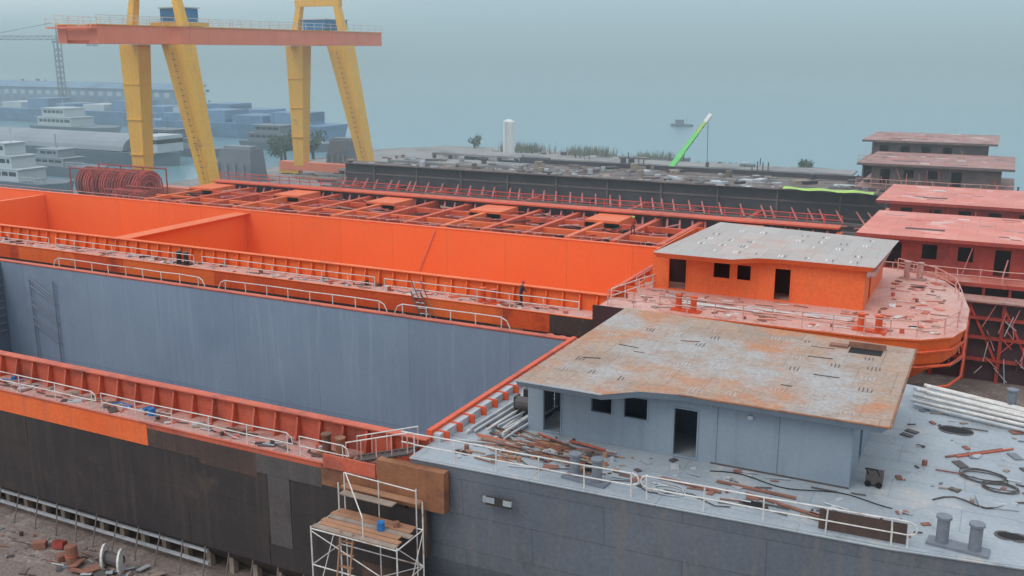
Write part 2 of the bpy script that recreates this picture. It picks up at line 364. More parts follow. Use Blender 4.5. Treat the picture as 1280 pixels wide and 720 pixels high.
for (xa,xb) in [(-64.5,-50.2),(-47.7,-34.8),(-33,-26)]:
    R_.rail([(xa,50.3,6),(xb,50.3,6)],1.5,'white_rail',.035,2,1.9)
    for e,s in((xa,-1),(xb,1)):R_.path([(e,50.3,7.5),(e+s*.4,50.3,7.3),(e+s*.6,50.3,6.9),(e+s*.6,50.3,6)],.035,'white_rail')
R_.rail([(-19,50.2,7),(-4,49.8,7)],1.0,'white_rail',.03,2,2)
R_.done()
bollards('mooring_bollard',-13.5,32.3,7,dx=.95)
bollards('mooring_bollard',-.5,33.0,7,dx=1.0)
bollards('mooring_bollard',-24.9,31.7,6,'hull_rust',dx=.8,h=.8,r=.19)
bollards('mooring_bollard',-32.6,49.6,6,'orange_dull',dx=.8)
bollards('mooring_bollard',-22.5,49.7,6,'orange_dull',dx=.8)
bollards('mooring_bollard',1.5,48.0,7,dx=1.0)
G=B('ship_gangway')
for y in (31.2,32.0):
    G.tube((-23.5,y,6.1),(-20.4,y,7.1),.05,'hull_taupe');G.tube((-23.5,y,7.0),(-20.4,y,8.0),.03,'white_rail');
    for k in range(5):G.tube((-23.5+k*.77,y,6.1+k*.25),(-23.5+k*.77,y,7.0+k*.25),.025,'pink_rail')
for k in range(9):G.box(-23.3+k*.33,-23.1+k*.33,31.2,32.0,6.12+k*.105,6.16+k*.105,'hull_taupe')
G.done()
D=B('deck_debris')
clutter(D,-60,-24,31.3,32.3,6,190,['rust_scrap','hull_brown','pipe_grey','orange_dull','timber','hull_taupe'],.12,.45)
clutter(D,-46,-26,31.4,32.3,6,7,['blue_tarp'],.35,.6)
clutter(D,-19,-12,32,35.6,7,90,['rust_scrap','plank','hull_rust','pipe_grey','timber','hull_taupe'],.1,.45)
clutter(D,-12,-1,32.6,35.7,7,70,['rust_scrap','pipe_grey','hull_taupe','deck_grey'],.08,.35)
clutter(D,-3,5,36,47,7,70,['rust_scrap','pipe_grey','hull_taupe','timber','block_grey'],.08,.4)
for i in range(44):
    x=random.uniform(-18.4,-13.6);y=random.uniform(33.2,35.3);a=random.uniform(-.5,.3);l=random.uniform(.8,2.4)
    D.obox((x,y,7.04+random.random()*.12),(l,random.uniform(.03,.14),.04),a,random.choice(['rust_scrap','plank','hull_rust','orange_dull','hull_brown','timber','pipe_grey']),random.uniform(-.1,.1))
for (x,y,l,a) in [(-9.3,33.6,2.4,-.1),(-7,34.3,3,-.05),(-5.6,33.4,3.4,-.25),(-3.6,32.9,2.6,-.3)]:
    D.obox((x,y,7.06),(l,.14,.06),a,'rust_scrap')
D.done()
D=B('welding_hose')
for (x,y,r) in [(.6,39.4,.8),(1.2,38.6,.6),(-2.6,33.5,.5),(-9.9,32.8,.6),(2.6,39.9,.5),(-13.9,33.9,.5)]:
    coil(D,(x,y,7.0),r,random.choice(['pipe_grey','hull_taupe','white_rail']),3)
D.path([(-1+i*.35,36.4+.4*math.sin(i*.9)+i*.1,7.04) for i in range(12)],.03,'hull_taupe',4)
D.path([(-17+i*.5,32.6+.3*math.sin(i*1.3),7.04) for i in range(20)],.022,'hull_taupe',4)
D.path([(-9+i*.25,35.2+.25*math.sin(i*.4),7.04) for i in range(28)],.02,'black',4)
D.done()
D=B('steel_pipe_bundle')
for i in range(11):
    D.tube((-2.4+random.uniform(-.4,.4),46.4+i*.28,7.15+.12*(i%3)),(3.6+random.uniform(-.7,.7),44.6+i*.26,7.15+.12*(i%3)),.085,'white_rail' if i%3 else 'pipe_grey',8)
D.done()
D=B('steel_pipe_bundle')
for i in range(12):
    x=-19.3+.17*i;D.tube((x+random.uniform(-.2,.2),34.2+random.uniform(0,1.2),7.12+.1*(i%2)),(x+.3+random.uniform(-.2,.5),40.6+random.uniform(-1,2),7.12+.1*(i%2)),.06,'pipe_grey' if i%3 else 'white_rail',7)
D.done()
D=B('scrap_plate');D.obox((1.1,37.1,7.05),(1.3,.9,.04),.2,'deck_grey',.05);D.obox((0.2,41.8,7.04),(2.8,.1,.05),.75,'rust_scrap');D.obox((.6,42.0,7.05),(2.8,.07,.05),.75,'orange_dull');D.done()
D=B('deck_winch')
D.box(-18.6,-17.6,37.2,38.2,7,7.2,'hull_black');D.tube((-18.5,37.4,7.6),(-17.7,37.4,7.6),.3,'hull_taupe',10);D.box(-18.6,-18.5,37.2,37.7,7.2,7.9,'hull_black');D.box(-17.7,-17.6,37.2,37.7,7.2,7.9,'hull_black')
D.box(-18.4,-17.8,37.8,38.2,7.2,8.1,'hull_black');D.done()
D=B('welding_machine')
D.box(-3.4,-2.8,36.6,37.2,7.1,7.5,'hull_taupe')
for s in(-3.3,-2.9):
    D.tube((s,36.55,7.12),(s,36.65,7.12),.12,'black',8);D.tube((s,36.6,7.5),(s-.1,36.4,7.8),.025,'black')
D.tube((-3.4,36.4,7.8),(-3.0,36.4,7.8),.025,'black');D.done()

# ---------------- supports, ground clutter, scaffold
S=B('hull_support_blocks')
x=-60
while x<-19:
    S.box(x,x+.28,31.65,31.95,GZ,-.1,'timber');S.box(x+.6,x+1.5,33.5,34.6,GZ,-.92,'concrete')
    S.tube((x+.9+random.uniform(-.2,.2),30.4,GZ),(x+.7,31.0,.4),.035,'steel_brown')
    x+=1.45
for z in(-.1,-.75):S.box(-60,-31.8,31.1,31.22,z,z+.13,'pipe_grey')
S.done()
S=B('scaffolding')
xs=(-23.3,-19.2);ys=(28.4,30.3)
for x in xs:
    for y in ys:S.tube((x,y,GZ),(x,y,4.5 if y<29 else 5.6),.032,'white_rail')
    for z in(0.8,2.8,4.4):S.tube((x,ys[0],z),(x,ys[1],z),.028,'white_rail')
    S.tube((x,ys[0],.8),(x,ys[1],4.3),.022,'white_rail')
for y in ys:
    for z in(.8,2.8,4.4):S.tube((xs[0],y,z),(xs[1],y,z),.028,'white_rail')
    S.tube((xs[0],y,.8),(xs[1],y,2.8),.022,'white_rail');S.tube((xs[0],y,4.3),(xs[1],y,2.8),.022,'white_rail')
for k in range(6):S.obox((-21.3+.1*(k%2)-.07*(k%3),28.54+k*.32,4.465),(4.0-.15*(k%3),.27,.05),random.uniform(-.015,.015),'plank' if k%3 else 'timber')
S.box(-23.2,-19.4,30.35,30.7,5.4,5.46,'plank');S.box(-23.0,-20.4,29.9,30.28,5.3,5.35,'timber')
for x in(-23,-21.3,-19.5):S.tube((x,30.32,GZ),(x,30.32,6.1),.028,'white_rail')
S.tube((-23,30.32,6.1),(-19.5,30.32,6.0),.025,'white_rail');S.tube((-22.9,30.3,6.1),(-20.9,28.6,5.3),.025,'white_rail');S.tube((-20.9,28.6,4.4),(-20.9,28.6,5.3),.025,'white_rail')
for k in range(11):S.box(-21.9,-21.3,27.5+k*.1,27.62+k*.1,GZ+.3+k*.5,GZ+.34+k*.5,'plank')
for x in(-21.9,-21.3):S.tube((x,27.4,GZ),(x,28.5,4.6),.035,'plank')
ncyl(S,(-20.6,29.4,4.49),.16,.35,'blue_tarp');ncyl(S,(-20.2,29.9,4.49),.13,.22,'rust_scrap');S.done()
S=B('scrap_heap')
clutter(S,-47,-30,24,30.2,GZ,170,['rust_scrap','timber','pipe_grey','hull_taupe','block_grey','hull_brown','steel_brown'],.1,.4)
for i in range(3):
    S.obox((random.uniform(-42,-38),random.uniform(28.5,30.2),GZ+.2),(.6,.4,.35),random.random()*3,random.choice(['rust_scrap','red_primer']),random.uniform(-.2,.2))
for i in range(24):
    S.obox((random.uniform(-38,-33),random.uniform(28,30),GZ+.08+random.random()*.15),(random.uniform(.4,1.5),random.uniform(.1,.6),.06),random.random()*3,random.choice(['timber','rust_scrap','pipe_grey','hull_taupe','haze_white']),random.uniform(-.3,.3))
S.done()
S=B('cable_drum')
for s in(-36.6,-35.5):S.tube((s,29.2,GZ+.65),(s+.08,29.25,GZ+.65),.62,'white_rail',16)
S.tube((-36.55,29.2,GZ+.65),(-35.5,29.24,GZ+.65),.3,'hull_taupe',12);S.done()
S=B('oil_drum');ncyl(S,(-38.5,28.9,GZ),.3,.88,'rust_scrap');ncyl(S,(-38.5,28.9,GZ+.4),.315,.05,'orange_dull');ncyl(S,(-38.5,28.9,GZ+.88),.27,.03,'rust_scrap');S.done()

# ================================================================= SHIP B (orange)
A=B('orange_cargo_ship')
pan=[]
x=-125
while x<-30:
    w=random.uniform(4,8);xb=min(x+w,-29.5);pan.append((x,xb-.01,4.75,5.98,random.choice(['orange','orange','orange_deep'])));x=xb
x=-125
while x<-30.5:
    w=random.uniform(4,8);xb=min(x+w,-30)
    if random.random()<.5:pan.append((x,xb-.02,3.2,4.74,random.choice(['hull_black','maroon','hull_black'])))
    x=xb
pan+=[(-29.5,-26,4.7,5.97,'orange_deep'),(-26,-22.6,4.7,5.97,'hull_brown'),(-30,-28,3,4.69,'hull_rust')]
hold(A,-125,-22.5,57.4,59.5,76.3,78.3,6,7.2,.9,'hull_black','deck_pink_b','orange','orange_hold',pan)
A.box(-69.4,-68.9,59.53,76.27,.9,6.9,'orange_hold');A.box(-70.0,-68.3,59.53,76.27,6.9,6.98,'orange')
A.box(-99.4,-98.9,59.53,76.27,.9,6.9,'orange_hold')
A.tube((-48,76.2,3),(-46.2,76.2,7),.05,'pink_strut')
pa=[(-22.5,57.4),(-6,57.7),(-3.2,58.4),(-1.6,59.8),(-1.0,62),(-1.0,67),(-1.6,71.5),(-3,75),(-6,77.4),(-10,78.2),(-22.5,78.3)]
pm=[(x-.3 if x>-7 else x,67.8+(y-67.8)*.985) for x,y in pa]
pb=[(x-4.5 if x>-4 else(x-2 if x>-7 else x),67.8+(y-67.8)*.9) for x,y in pa]
A.prism(pb,.4,2.2,'orange_deep',poly0=[(x-2 if x>-9 else x,67.8+(y-67.8)*.6) for x,y in pb])
A.prism(pm,2.2,5.4,'orange',poly0=pb);A.prism(pa,5.4,6.9,'orange',poly0=pm)
A.prism([(x+.08 if x>-5 else x,67.8+(y-67.8)*1.006) for x,y in pa],6.9,7.0,'orange','deck_pink_b')
for z in(4.0,5.3,6.2):
    for i in range(1,9):
        p,q=pa[i],pa[i+1];A.tube((p[0]+.05,p[1]-.03,z),(q[0]+.05,q[1],z),.09,'orange_deep',6)
A.box(-22.9,-20.2,57.3,57.39,4.4,7.0,'maroon')
A.box(-22.6,-22.3,59.6,76.2,7.0,7.6,'orange_deep')
for i in range(10):A.box(-22.3,-21.5,60+i*1.7,60.1+i*1.7,7,7.4,'orange')
for (x,y,r) in [(-3.6,61,.3),(-5.2,59.5,.3),(-4.4,72,.35)]:
    vs=[(x+r*1.5*math.cos(t*math.pi/8),y+r*.9*math.sin(t*math.pi/8),7.012) for t in range(16)]
    A.add(vs,[tuple(range(16))],'black')
A.done()
H=B('orange_deckhouse')
zf,zt=7.0,9.62
hl=[(-19.8,-18.6,7.1,9.2),(-16.7,-15.6,8.2,9.2),(-15.1,-14.2,8.2,9.2),(-12.6,-11.6,7.1,9.2)]
H.wall('x',-21,-7.0,63.6,63.72,zf,zt,'orange',hl);H.wall('x',-21,-7,74,74.1,zf,zt,'orange')
H.wall('y',63.72,74,-7.12,-7,zf,zt,'orange',[(66,67,7.1,9.1),(70,71,8.2,9.2)]);H.wall('y',63.72,74,-21,-20.88,zf,zt,'orange',[(67,68,7.1,9.1)])
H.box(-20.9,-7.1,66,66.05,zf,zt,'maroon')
for (a,bb,c,d) in hl:
    t=.07
    H.box(a-t,a,63.56,63.6,c-t,d+t,'orange');H.box(bb,bb+t,63.56,63.6,c-t,d+t,'orange');H.box(a,bb,63.56,63.6,d,d+t,'orange')
roof=[(-20.3,61.4),(-15,61.4),(-13.6,62.6),(-12.2,62.9),(-6.4,62.9),(-6.0,73.2),(-19.4,75.2)]
H.prism(roof,9.62,9.98,'orange','roof_pale',poly0=[(-20.1,61.7),(-15,61.7),(-13.6,62.9),(-12.2,63.2),(-6.7,63.2),(-6.3,73),(-19.2,75)])
H.box(-6.9,-6.4,63.2,73,9.3,9.62,'deck_pink')
for r in range(5):
    for c in range(8):
        if random.random()<.6:
            for k in range(3):H.obox((-18.5+c*1.5+k*.2,64+r*2,9.985),(.06,.7,.01),.05,random.choice(['white_paint','roof_pale','hull_taupe']))
H.done()
R_=B('ship_railing')
x=-118
while x<-25:
    xe=min(x+random.uniform(10,18),-24)
    R_.rail([(x,57.6,6),(xe,57.6,6)],1.0,'white_rail',.035,2,2.4);x=xe+.9
R_.rail([(-22,57.7,7),(-6.2,57.95,7),(-3.4,58.7,7),(-2,60,7),(-1.4,62,7),(-1.4,67,7),(-2,71.3,7),(-3.4,74.6,7),(-6.2,76.8,7)],1.0,'pink_rail',.035,2,1.8)
R_.rail([(-22,58.2,7),(-20.5,65,7)],1.0,'white_rail',.035,2,1.8)
R_.rail([(-21.6,62,7),(-21.4,74,7)],1.0,'pink_rail',.035,2,1.8)
R_.done()
R_=B('ship_railing')
R_.rail([(-118,78.1,6),(-24,78.1,6)],1.25,'pink_rail',.035,2,2.5);R_.done()
bollards('mooring_bollard',-31.5,58.2,6,'orange_deep',dx=.9)
bollards('mooring_bollard',-17.5,58.5,7,'orange_deep',dx=1)
bollards('mooring_bollard',-6.5,58.9,7,'orange_deep',dx=1)
bollards('mooring_bollard',-5.4,74.6,7,'deck_pink',dx=.9,h=1.1)
bollards('mooring_bollard',-60,58.2,6,'hull_black',dx=.9)
D=B('deck_debris')
clutter(D,-100,-24,57.7,59.0,6,190,['rust_scrap','orange_dull','pipe_grey','deck_pink','hull_black','white_rail'],.2,.6)
clutter(D,-21,-2.5,58.2,63,7,120,['rust_scrap','orange_dull','white_rail','deck_pink','timber'],.12,.45)
clutter(D,-6,-2.5,62,74,7,60,['rust_scrap','orange_dull','white_rail','roof_pink'],.12,.45)
for i in range(14):
    x=random.uniform(-20,-9);D.tube((x,59.6+random.random()*2,7.1),(x+random.uniform(3,5.5),59.4+random.random()*2,7.12),.05,random.choice(['white_rail','pipe_grey','pink_rail']),5)
D.done()
D=B('boarding_ladder')
for s in(0,.8):
    D.tube((-36.8+s*1.0,57.2,6.4),(-33.4+s,55.2,2.4),.06,'hull_taupe');D.tube((-36.8+s,57.2,7.3),(-33.4+s,55.2,3.4),.03,'hull_taupe')
for k in range(12):
    t=k/12;D.tube((-36.8+3.4*t,57.2-2*t,6.4-4*t),(-36+3.4*t,57.2-2*t,6.4-4*t),.04,'pipe_grey')
D.done()

# ================================================================= SHIPS C / D (under construction)
C=B('unfinished_red_ship')
X0,X1=-90,-13
C.box(X0,X1,80.4,80.8,.5,5.6,'orange_deep');C.box(X0,X1,80.2,81.6,5.6,5.75,'orange')
C.box(X0,X1,94.5,94.9,.5,6.9,'maroon');C.box(X0,X1,93.7,95.6,6.9,7.05,'orange_deep')
C.box(X0,X1,80.8,94.5,.4,.6,'maroon')
C.box(X0,X1,80.1,80.25,4.8,6.5,'orange_deep')
x=X0+2;i=0
while x<X1:
    C.box(x,x+.5,80.8,94.5,5.2,6.6,'orange' if i%3==0 else 'orange_deep')
    if i%3==0:C.box(x-1.6,x+2.1,89.5,93.7,5.6,6.75,'orange')
    for k in range(random.randint(9,16)):
        a=x+random.uniform(.6,3.6);y=random.choice([82.8,87.2,91.6])+random.uniform(-.8,.8)
        C.tube((a,y-random.uniform(.6,1.4),6.3+random.random()*.3),(a+random.uniform(.1,1.2),y+random.uniform(.6,1.6),5.6+random.random()*.8),.08,random.choice(['pink_strut','pink_strut','deck_pink_b','red_bright','maroon']),5)
    x+=4.4;i+=1
for y in(84.5,89.5):C.box(X0,X1,y,y+.35,6.0,6.5,'orange' if y<88 else 'orange_deep')
x=X0+.5
while x<X1:
    C.tube((x,81.2,5.75),(x+.9,83.6,4.2),.12,'pink_strut',5)
    C.tube((x,94.2,6.6),(x+.5,92.3,4.2),.12,'pink_strut',5)
    C.tube((x,86,5.4),(x+1.3,88.4,4.4),.11,'pink_strut',5)
    C.box(x+.3,x+.42,94.9,95.5,3,6.9,'red_primer')
    C.box(x,x+.1,80.0,80.1,4.8,6.5,'orange_deep')
    x+=1.3
C.rail([(X0,95.4,7.05),(X1,95.4,7.05)],.9,'red_bright',.05,2,1.6)
C.done()
Dd=B('unfinished_dark_ship')
X0,X1=-84,-12
Dd.box(X0,X1,97.2,97.6,-.5,5.2,'maroon');Dd.box(X0,X1,97.6,99.2,5.0,5.15,'orange_dull')
Dd.box(X0,X1,114.2,114.7,0,7.6,'dark_steel');Dd.box(X0,X1,113.4,116.2,7.6,7.75,'steel_brown')
Dd.box(X0,X1,97.6,114.2,.3,.5,'maroon')
x=X0+3;i=0
while x<X1:
    Dd.box(x,x+.5,97.6,114.2,3.6,5.0,'maroon' if i%2 else 'orange_dull')
    Dd.box(x+2,x+2.2,113.9,114.2,.5,7.4,'steel_brown')
    x+=7;i+=1
x=X0+.5
while x<X1:
    j=random.uniform(-.4,.4)
    Dd.tube((x+j,113.8,5.6),(x+1.4+j,110.4,4.6+j*.5),.11,'pink_strut',5);Dd.tube((x,99,5.15),(x+1.1+j,101.6,3.8),.11,'pink_strut',5)
    if random.random()<.6:Dd.tube((x,105,5.2),(x+2.2,106.6,5.1),.12,'pink_strut',5)
    x+=random.uniform(1.3,2.3)
for z in(3.2,4.6,6.2):Dd.box(X0,X1,114.05,114.2,z,z+.2,'steel_brown')
for y in(103,108.5):Dd.box(X0,X1,y,y+.3,4.8,5.1,'steel_brown')
clutter(Dd,X0,X1,113.6,116,7.75,120,['pipe_grey','steel_brown','concrete','timber','dark_steel'],.3,1.3)
Dd.done()
E=B('unfinished_brown_ship')
X0,X1=-62,-10
E.box(X0,X1,118.4,118.8,0,6.6,'dark_steel');E.box(X0,X1,118.8,134,6.3,6.6,'steel_brown')
E.box(X0,X1,134,134.4,0,7.2,'dark_steel')
x=X0
while x<X1:
    E.box(x,x+.25,118.2,118.4,0,6.5,'steel_brown');x+=2.1
clutter(E,X0,X1,119.5,133.5,6.6,200,['pipe_grey','steel_brown','concrete','timber','dark_steel'],.5,2.2)
E.done()
def sternblock(name,x0,x1,y0,y1,zr,roofm,wallm,zs=5.8,over=1.2,vis=True,zlow=None):
    H=B(name)
    H.prism([(x0-over,y0-over),(x1+over,y0-over),(x1+over,y1),(x0-over+.3,y1)],zr-.28,zr,wallm,roofm)
    H.wall('x',x0,x1,y0,y0+.12,zs,zr-.28,wallm,[(x0+1+i*2.6,x0+2.1+i*2.6,zs+.2 if i%3==0 else zs+1.1,zr-.75) for i in range(int((x1-x0-2)/2.6))])
    H.wall('x',x0,x1,y1-.5,y1-.38,zs,zr-.28,wallm)
    H.wall('y',y0+.12,y1-.5,x0,x0+.12,zs,zr-.28,wallm,[(y0+2,y0+3,zs+.2,zs+2.2),(y0+5,y0+6,zs+1.1,zs+2.2)])
    H.box(x0+.15,x1,y0+3,y0+3.1,zs,zr-.3,'maroon')
    H.box(x0-1.5,x1+1.5,y0-2.2,y1+1,zs-.3,zs,wallm,roofm)
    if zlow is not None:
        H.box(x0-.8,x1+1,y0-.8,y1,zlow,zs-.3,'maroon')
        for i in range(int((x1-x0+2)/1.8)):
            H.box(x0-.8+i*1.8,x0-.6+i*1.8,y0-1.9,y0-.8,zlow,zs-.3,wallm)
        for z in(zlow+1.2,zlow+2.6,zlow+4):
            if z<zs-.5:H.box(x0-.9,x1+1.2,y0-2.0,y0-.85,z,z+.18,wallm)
    H.rail([(x0-1.4,y0-2.1,zs),(x1+1.4,y0-2.1,zs)],1.0,'pink_rail',.04,2,1.6)
    for i in range(26):
        H.obox((random.uniform(x0,x1),random.uniform(y0,y1-1),zr+.02),(random.uniform(.5,1.8),random.uniform(.06,.3),.05),random.uniform(-.2,.2),random.choice(['white_paint','roof_brown','roof_pink','roof_pale']))
    H.box(x0+2,x0+5,y0+2.2,y0+3.1,zr+.001,zr+.006,'maroon')
    for i in range(16):
        xx=random.uniform(x0,x1);H.tube((xx,y0-random.uniform(.2,1.9),zs),(xx+random.uniform(-.8,.8),y0-random.uniform(.2,1.9),zs+random.uniform(.6,2.4)),.05,random.choice([wallm,'pink_strut','red_bright']),5)
    return H.done()
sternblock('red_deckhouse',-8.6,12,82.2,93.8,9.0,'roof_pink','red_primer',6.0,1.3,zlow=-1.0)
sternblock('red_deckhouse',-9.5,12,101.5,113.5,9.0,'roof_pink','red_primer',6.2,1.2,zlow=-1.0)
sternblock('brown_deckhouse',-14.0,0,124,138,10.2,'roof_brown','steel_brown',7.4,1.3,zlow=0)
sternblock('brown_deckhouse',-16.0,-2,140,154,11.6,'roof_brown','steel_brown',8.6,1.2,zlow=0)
P_=B('red_hull_frame')
for i in range(7):
    x=-3.5+i*2.3
    P_.box(x,x+.25,78.4,78.7,GZ,4.8,'red_primer');P_.tube((x,78.6,4.8),(x+2.3,78.6,GZ+1.5),.1,'red_bright',5)
for z in(.4,2.1,3.6,4.8):P_.box(-3.5,12,78.35,78.75,z,z+.2,'red_primer')
P_.box(-3.5,12,78.8,79.0,GZ,4.8,'maroon');P_.box(-3.5,12,78.0,80.0,4.98,5.1,'deck_pink')
for i in range(60):
    x=random.uniform(-3.4,11);z=random.uniform(GZ,4);P_.tube((x,78.2,z),(x+random.uniform(-1,1),78.3,z+random.uniform(.5,2)),.04,random.choice(['pink_strut','red_bright','maroon','pipe_grey']),4)
P_.done()

# ================================================================= GANTRY CRANE
K=B('gantry_crane')
for Y in(114,152):
    sx=0 if Y<120 else 1.6
    K.taper((-123.8+sx,Y,1.5),2.2,1.9,(-123.2+sx,Y,24.1),4.0,2.6,'yellow')
    K.taper((-109.3+sx*1.7,Y,1.5),2.3,1.9,(-114.0+sx*1.4,Y,24.1),4.4,2.6,'yellow')
    K.box(-127,-105,Y-.9,Y+.9,.6,2.2,'crane_orange')
    for x in(-125,-107):
        K.box(x-2.4,x+2.4,Y-.7,Y+.7,-.1,.6,'yellow')
        for k in(-1.6,-.6,.6,1.6):K.tube((x+k,Y-.5,0.02),(x+k,Y+.5,0.02),.38,'black',12)
    for x in(-123.4+sx,-112.8+sx):K.taper((x,Y,26.8),1.3,1.3,(x+(1 if x<-120 else -1),Y,31.2),1.1,1.1,'yellow')
    K.box(-123.1+sx,-113.1+sx,Y-.6,Y+.6,31.2,32.4,'yellow')
    for s in(-.35,.35):K.tube((-109.0+sx*1.7+s,Y-1.3,2.2),(-113.9+sx*1.4+s,Y-1.7,23.9),.07,'yellow',5)
    for k in range(24):
        t=k/24;o=sx*(1.7-.3*t);K.tube((-109.35-4.9*t+o,Y-1.3-.4*t,2.2+21.5*t),(-108.65-4.9*t+o,Y-1.3-.4*t,2.2+21.5*t),.06,'hull_taupe',4)
    for z in(7,12.5,18):
        w=2.2+1.8*(z-1.5)/22.6;K.box(-123.8+sx+.6*(z/24)-w/2-.05,-123.8+sx+.6*(z/24)+w/2+.05,Y-1.35,Y+1.35,z,z+.15,'yellow')
for x in(-121.6,-115.4):
    K.box(x-.9,x+.9,99.5,169.5,24.15,26.7,'crane_orange')
    K.box(x-1.1,x+1.1,99.3,169.7,26.7,26.82,'yellow')
    y=101
    while y<169:
        K.box(x-.93,x-.9,y,y+.15,24.2,26.65,'yellow');K.box(x+.9,x+.93,y,y+.15,24.2,26.65,'crane_orange');y+=4
for y in(99.6,168.6):K.box(-120.7,-116.3,y,y+.9,24.6,26.6,'crane_orange')
K.rail([(-114.4,99.4,26.82),(-114.4,169.6,26.82)],1.2,'white_rail',.05,2,2.4)
K.rail([(-122.7,99.4,26.82),(-122.7,169.6,26.82)],1.2,'white_rail',.05,2,2.4)
K.box(-123,-114,98.0,99.3,26.2,26.4,'crane_orange');K.rail([(-123,98,26.4),(-114,98,26.4)],1.2,'white_rail',.05,2,2)
for Y in(119,):
    K.box(-122.6,-114.4,Y-2.2,Y+2.2,26.9,27.5,'yellow');K.box(-120.8,-116,Y-1.6,Y+1.6,27.5,29.6,'blue');K.box(-121,-115.8,Y-1.8,Y+1.8,29.6,29.8,'haze_white')
K.box(-120.2,-115.2,152,159,27,28.8,'blue');K.box(-120.4,-115.0,151.8,159.2,28.8,29.0,'haze_white')
for (Y,zh) in((119,15.5),(160,21)):
    for dx in(-.5,-.15,.2,.55):K.tube((-118+dx,Y,24),(-118+dx*.6,Y,zh+1.6),.07,'black',4)
    K.box(-118.7,-117.3,Y-.5,Y+.5,zh,zh+1.6,'dark_steel')
    pts=[(-118+.6*math.cos(t*.55-1.2),Y,zh-.9+.7*math.sin(t*.55-1.2)) for t in range(9)];K.path([(-118,Y,zh)]+pts[::-1],.17,'dark_steel',6)
K.done()
T=B('crane_runway')
for Y in(114,152):T.box(-137,-20,Y-.8,Y+.8,GZ,-.38,'concrete');
T.done()
def coilrack(x0,n,y,zc,rad):
    Cg=B('rebar_coil_rack')
    x1=x0+n*1.75+.8
    for k in range(n):
        cx=x0+.8+k*1.75
        for r in(rad,rad*.8,rad*.6,rad*.42):
            for d in(0,.5,1.0):
                pts=[(cx+d,y+r*math.cos(t*math.pi/8),zc+r*math.sin(t*math.pi/8)) for t in range(17)]
                Cg.path(pts,.13,'red_bright' if (k+int(r*10))%2 else 'red_primer',4)
    Cg.box(x0,x1,y-rad,y+rad,GZ,zc-rad-.12,'maroon')
    for z in(zc-rad-.05,zc+rad+.1):
        for yy in(y-rad-.2,y+rad+.2):Cg.tube((x0,yy,z),(x1,yy,z),.14,'red_primer',5)
    k=0
    while k<=3:
        xx=x0+(x1-x0)*k/3
        for yy in(y-rad-.2,y+rad+.2):Cg.tube((xx,yy,GZ),(xx,yy,zc+rad+.1),.13,'red_primer',5)
        k+=1
    Cg.done()
coilrack(-131.3,8,109,2.6,2.6)
coilrack(-119,4,104,1.4,1.7)
for (x,y,w,h) in((-127,140,9,5.6),(-119,161,6,5.8)):
    S=B('hull_section_block')
    S.taper((x,y,GZ),w,5,(x+.6,y,h),w*.8,3.4,'block_grey')
    for k in range(4):S.box(x-w*.35+k*w*.22,x-w*.35+k*w*.22+.2,y-2.55,y-2.3,GZ,h*.55,'barge_grey')
    S.box(x-w*.3,x+w*.4,y-1,y+1,h,h+.5,'barge_grey');S.done()

# ================================================================= QUAY STOCKYARD
Q=B('steel_stockyard')
for i in range(260):
    x=random.uniform(-118,-8);y=random.uniform(120,190-(x+60)*.1 if x>-60 else 205);l=random.uniform(2,10)
    mm=random.choice(['pipe_grey','concrete','steel_brown','dark_steel','haze_white','timber','block_grey','dark_steel'])
    z=GZ+.9
    Q.obox((x,y,z+.2),(l,random.uniform(.4,2),random.uniform(.15,1.1)),random.uniform(-.25,.25),mm)
for i in range(14):
    y=124+i*4.5;Q.box(-100+random.uniform(0,20),-40+random.uniform(-20,20),y,y+1.6,GZ+.9,GZ+1.2+random.random()*.9,random.choice(['pipe_grey','concrete','concrete','steel_brown']))
clutter(Q,-125,-12,140,188,GZ+.9,350,['pipe_grey','steel_brown','dark_steel','timber','haze_white','rust_scrap'],.5,2.0)
clutter(Q,-105,-30,188,204,GZ+.9,200,['pipe_grey','steel_brown','dark_steel','haze_white'],.8,3)
for i in range(12):
    x=random.uniform(-95,-30);y=random.uniform(175,195)
    Q.box(x,x+random.uniform(2,6),y,y+2,GZ+.9,GZ+.9+random.uniform(1,2.6),random.choice(['dark_steel','steel_brown','block_grey']))
    for k in range(4):Q.tube((x+k,y-.5,GZ+.9),(x+k,y-.5,GZ+.9+random.uniform(1.5,3.5)),.12,'dark_steel',4)
Q.done()
Q=B('loading_jetty')
for i in range(3):
    y=150+i*17;Q.box(-112,-24,y,y+7,1.2,1.6,'concrete');
    x=-112
    while x<-24:Q.box(x,x+.6,y+.2,y+.8,-.4,1.2,'dark_steel');x+=4
clutter(Q,-110,-26,151,156,1.6,90,['pipe_grey','dark_steel','steel_brown'],.5,2.4);clutter(Q,-110,-26,168,173,1.6,90,['pipe_grey','dark_steel','steel_brown'],.5,2.4)
Q.done()
T=B('white_storage_tank')
ncyl(T,(-103.5,204.5,-.3),1.35,7.6,'white_paint',24);T.tube((-103.5,204.5,7.3),(-103.5,204.5,7.8),1.35,'white_paint',24,r2=.5)
ncyl(T,(-103.5,204.5,-.5),1.6,.3,'concrete',24)
for s in(-.2,.2):T.tube((-103.5+s,203.1,-.2),(-103.5+s,203.1,7.6),.05,'pipe_grey',4)
T.done()
T=B('fuel_tank_pair')
for k in(0,1.6):ncyl(T,(-63.2+k,172,-.3),.55,4.2,'dark_steel',12)
T.box(-64.5,-60.8,171,173,-.3,.4,'dark_steel');T.done()
M_=B('mobile_crane')
cx,cy,cz=-48.2,156,-.3
M_.box(cx-4,cx+4,cy-1.3,cy+1.3,cz+.7,cz+1.5,'green');M_.box(cx+2.4,cx+4.2,cy-1.25,cy+1.25,cz+1.5,cz+2.7,'green');M_.box(cx+3.0,cx+4.22,cy-1.27,cy+1.27,cz+1.9,cz+2.5,'glass_dark')
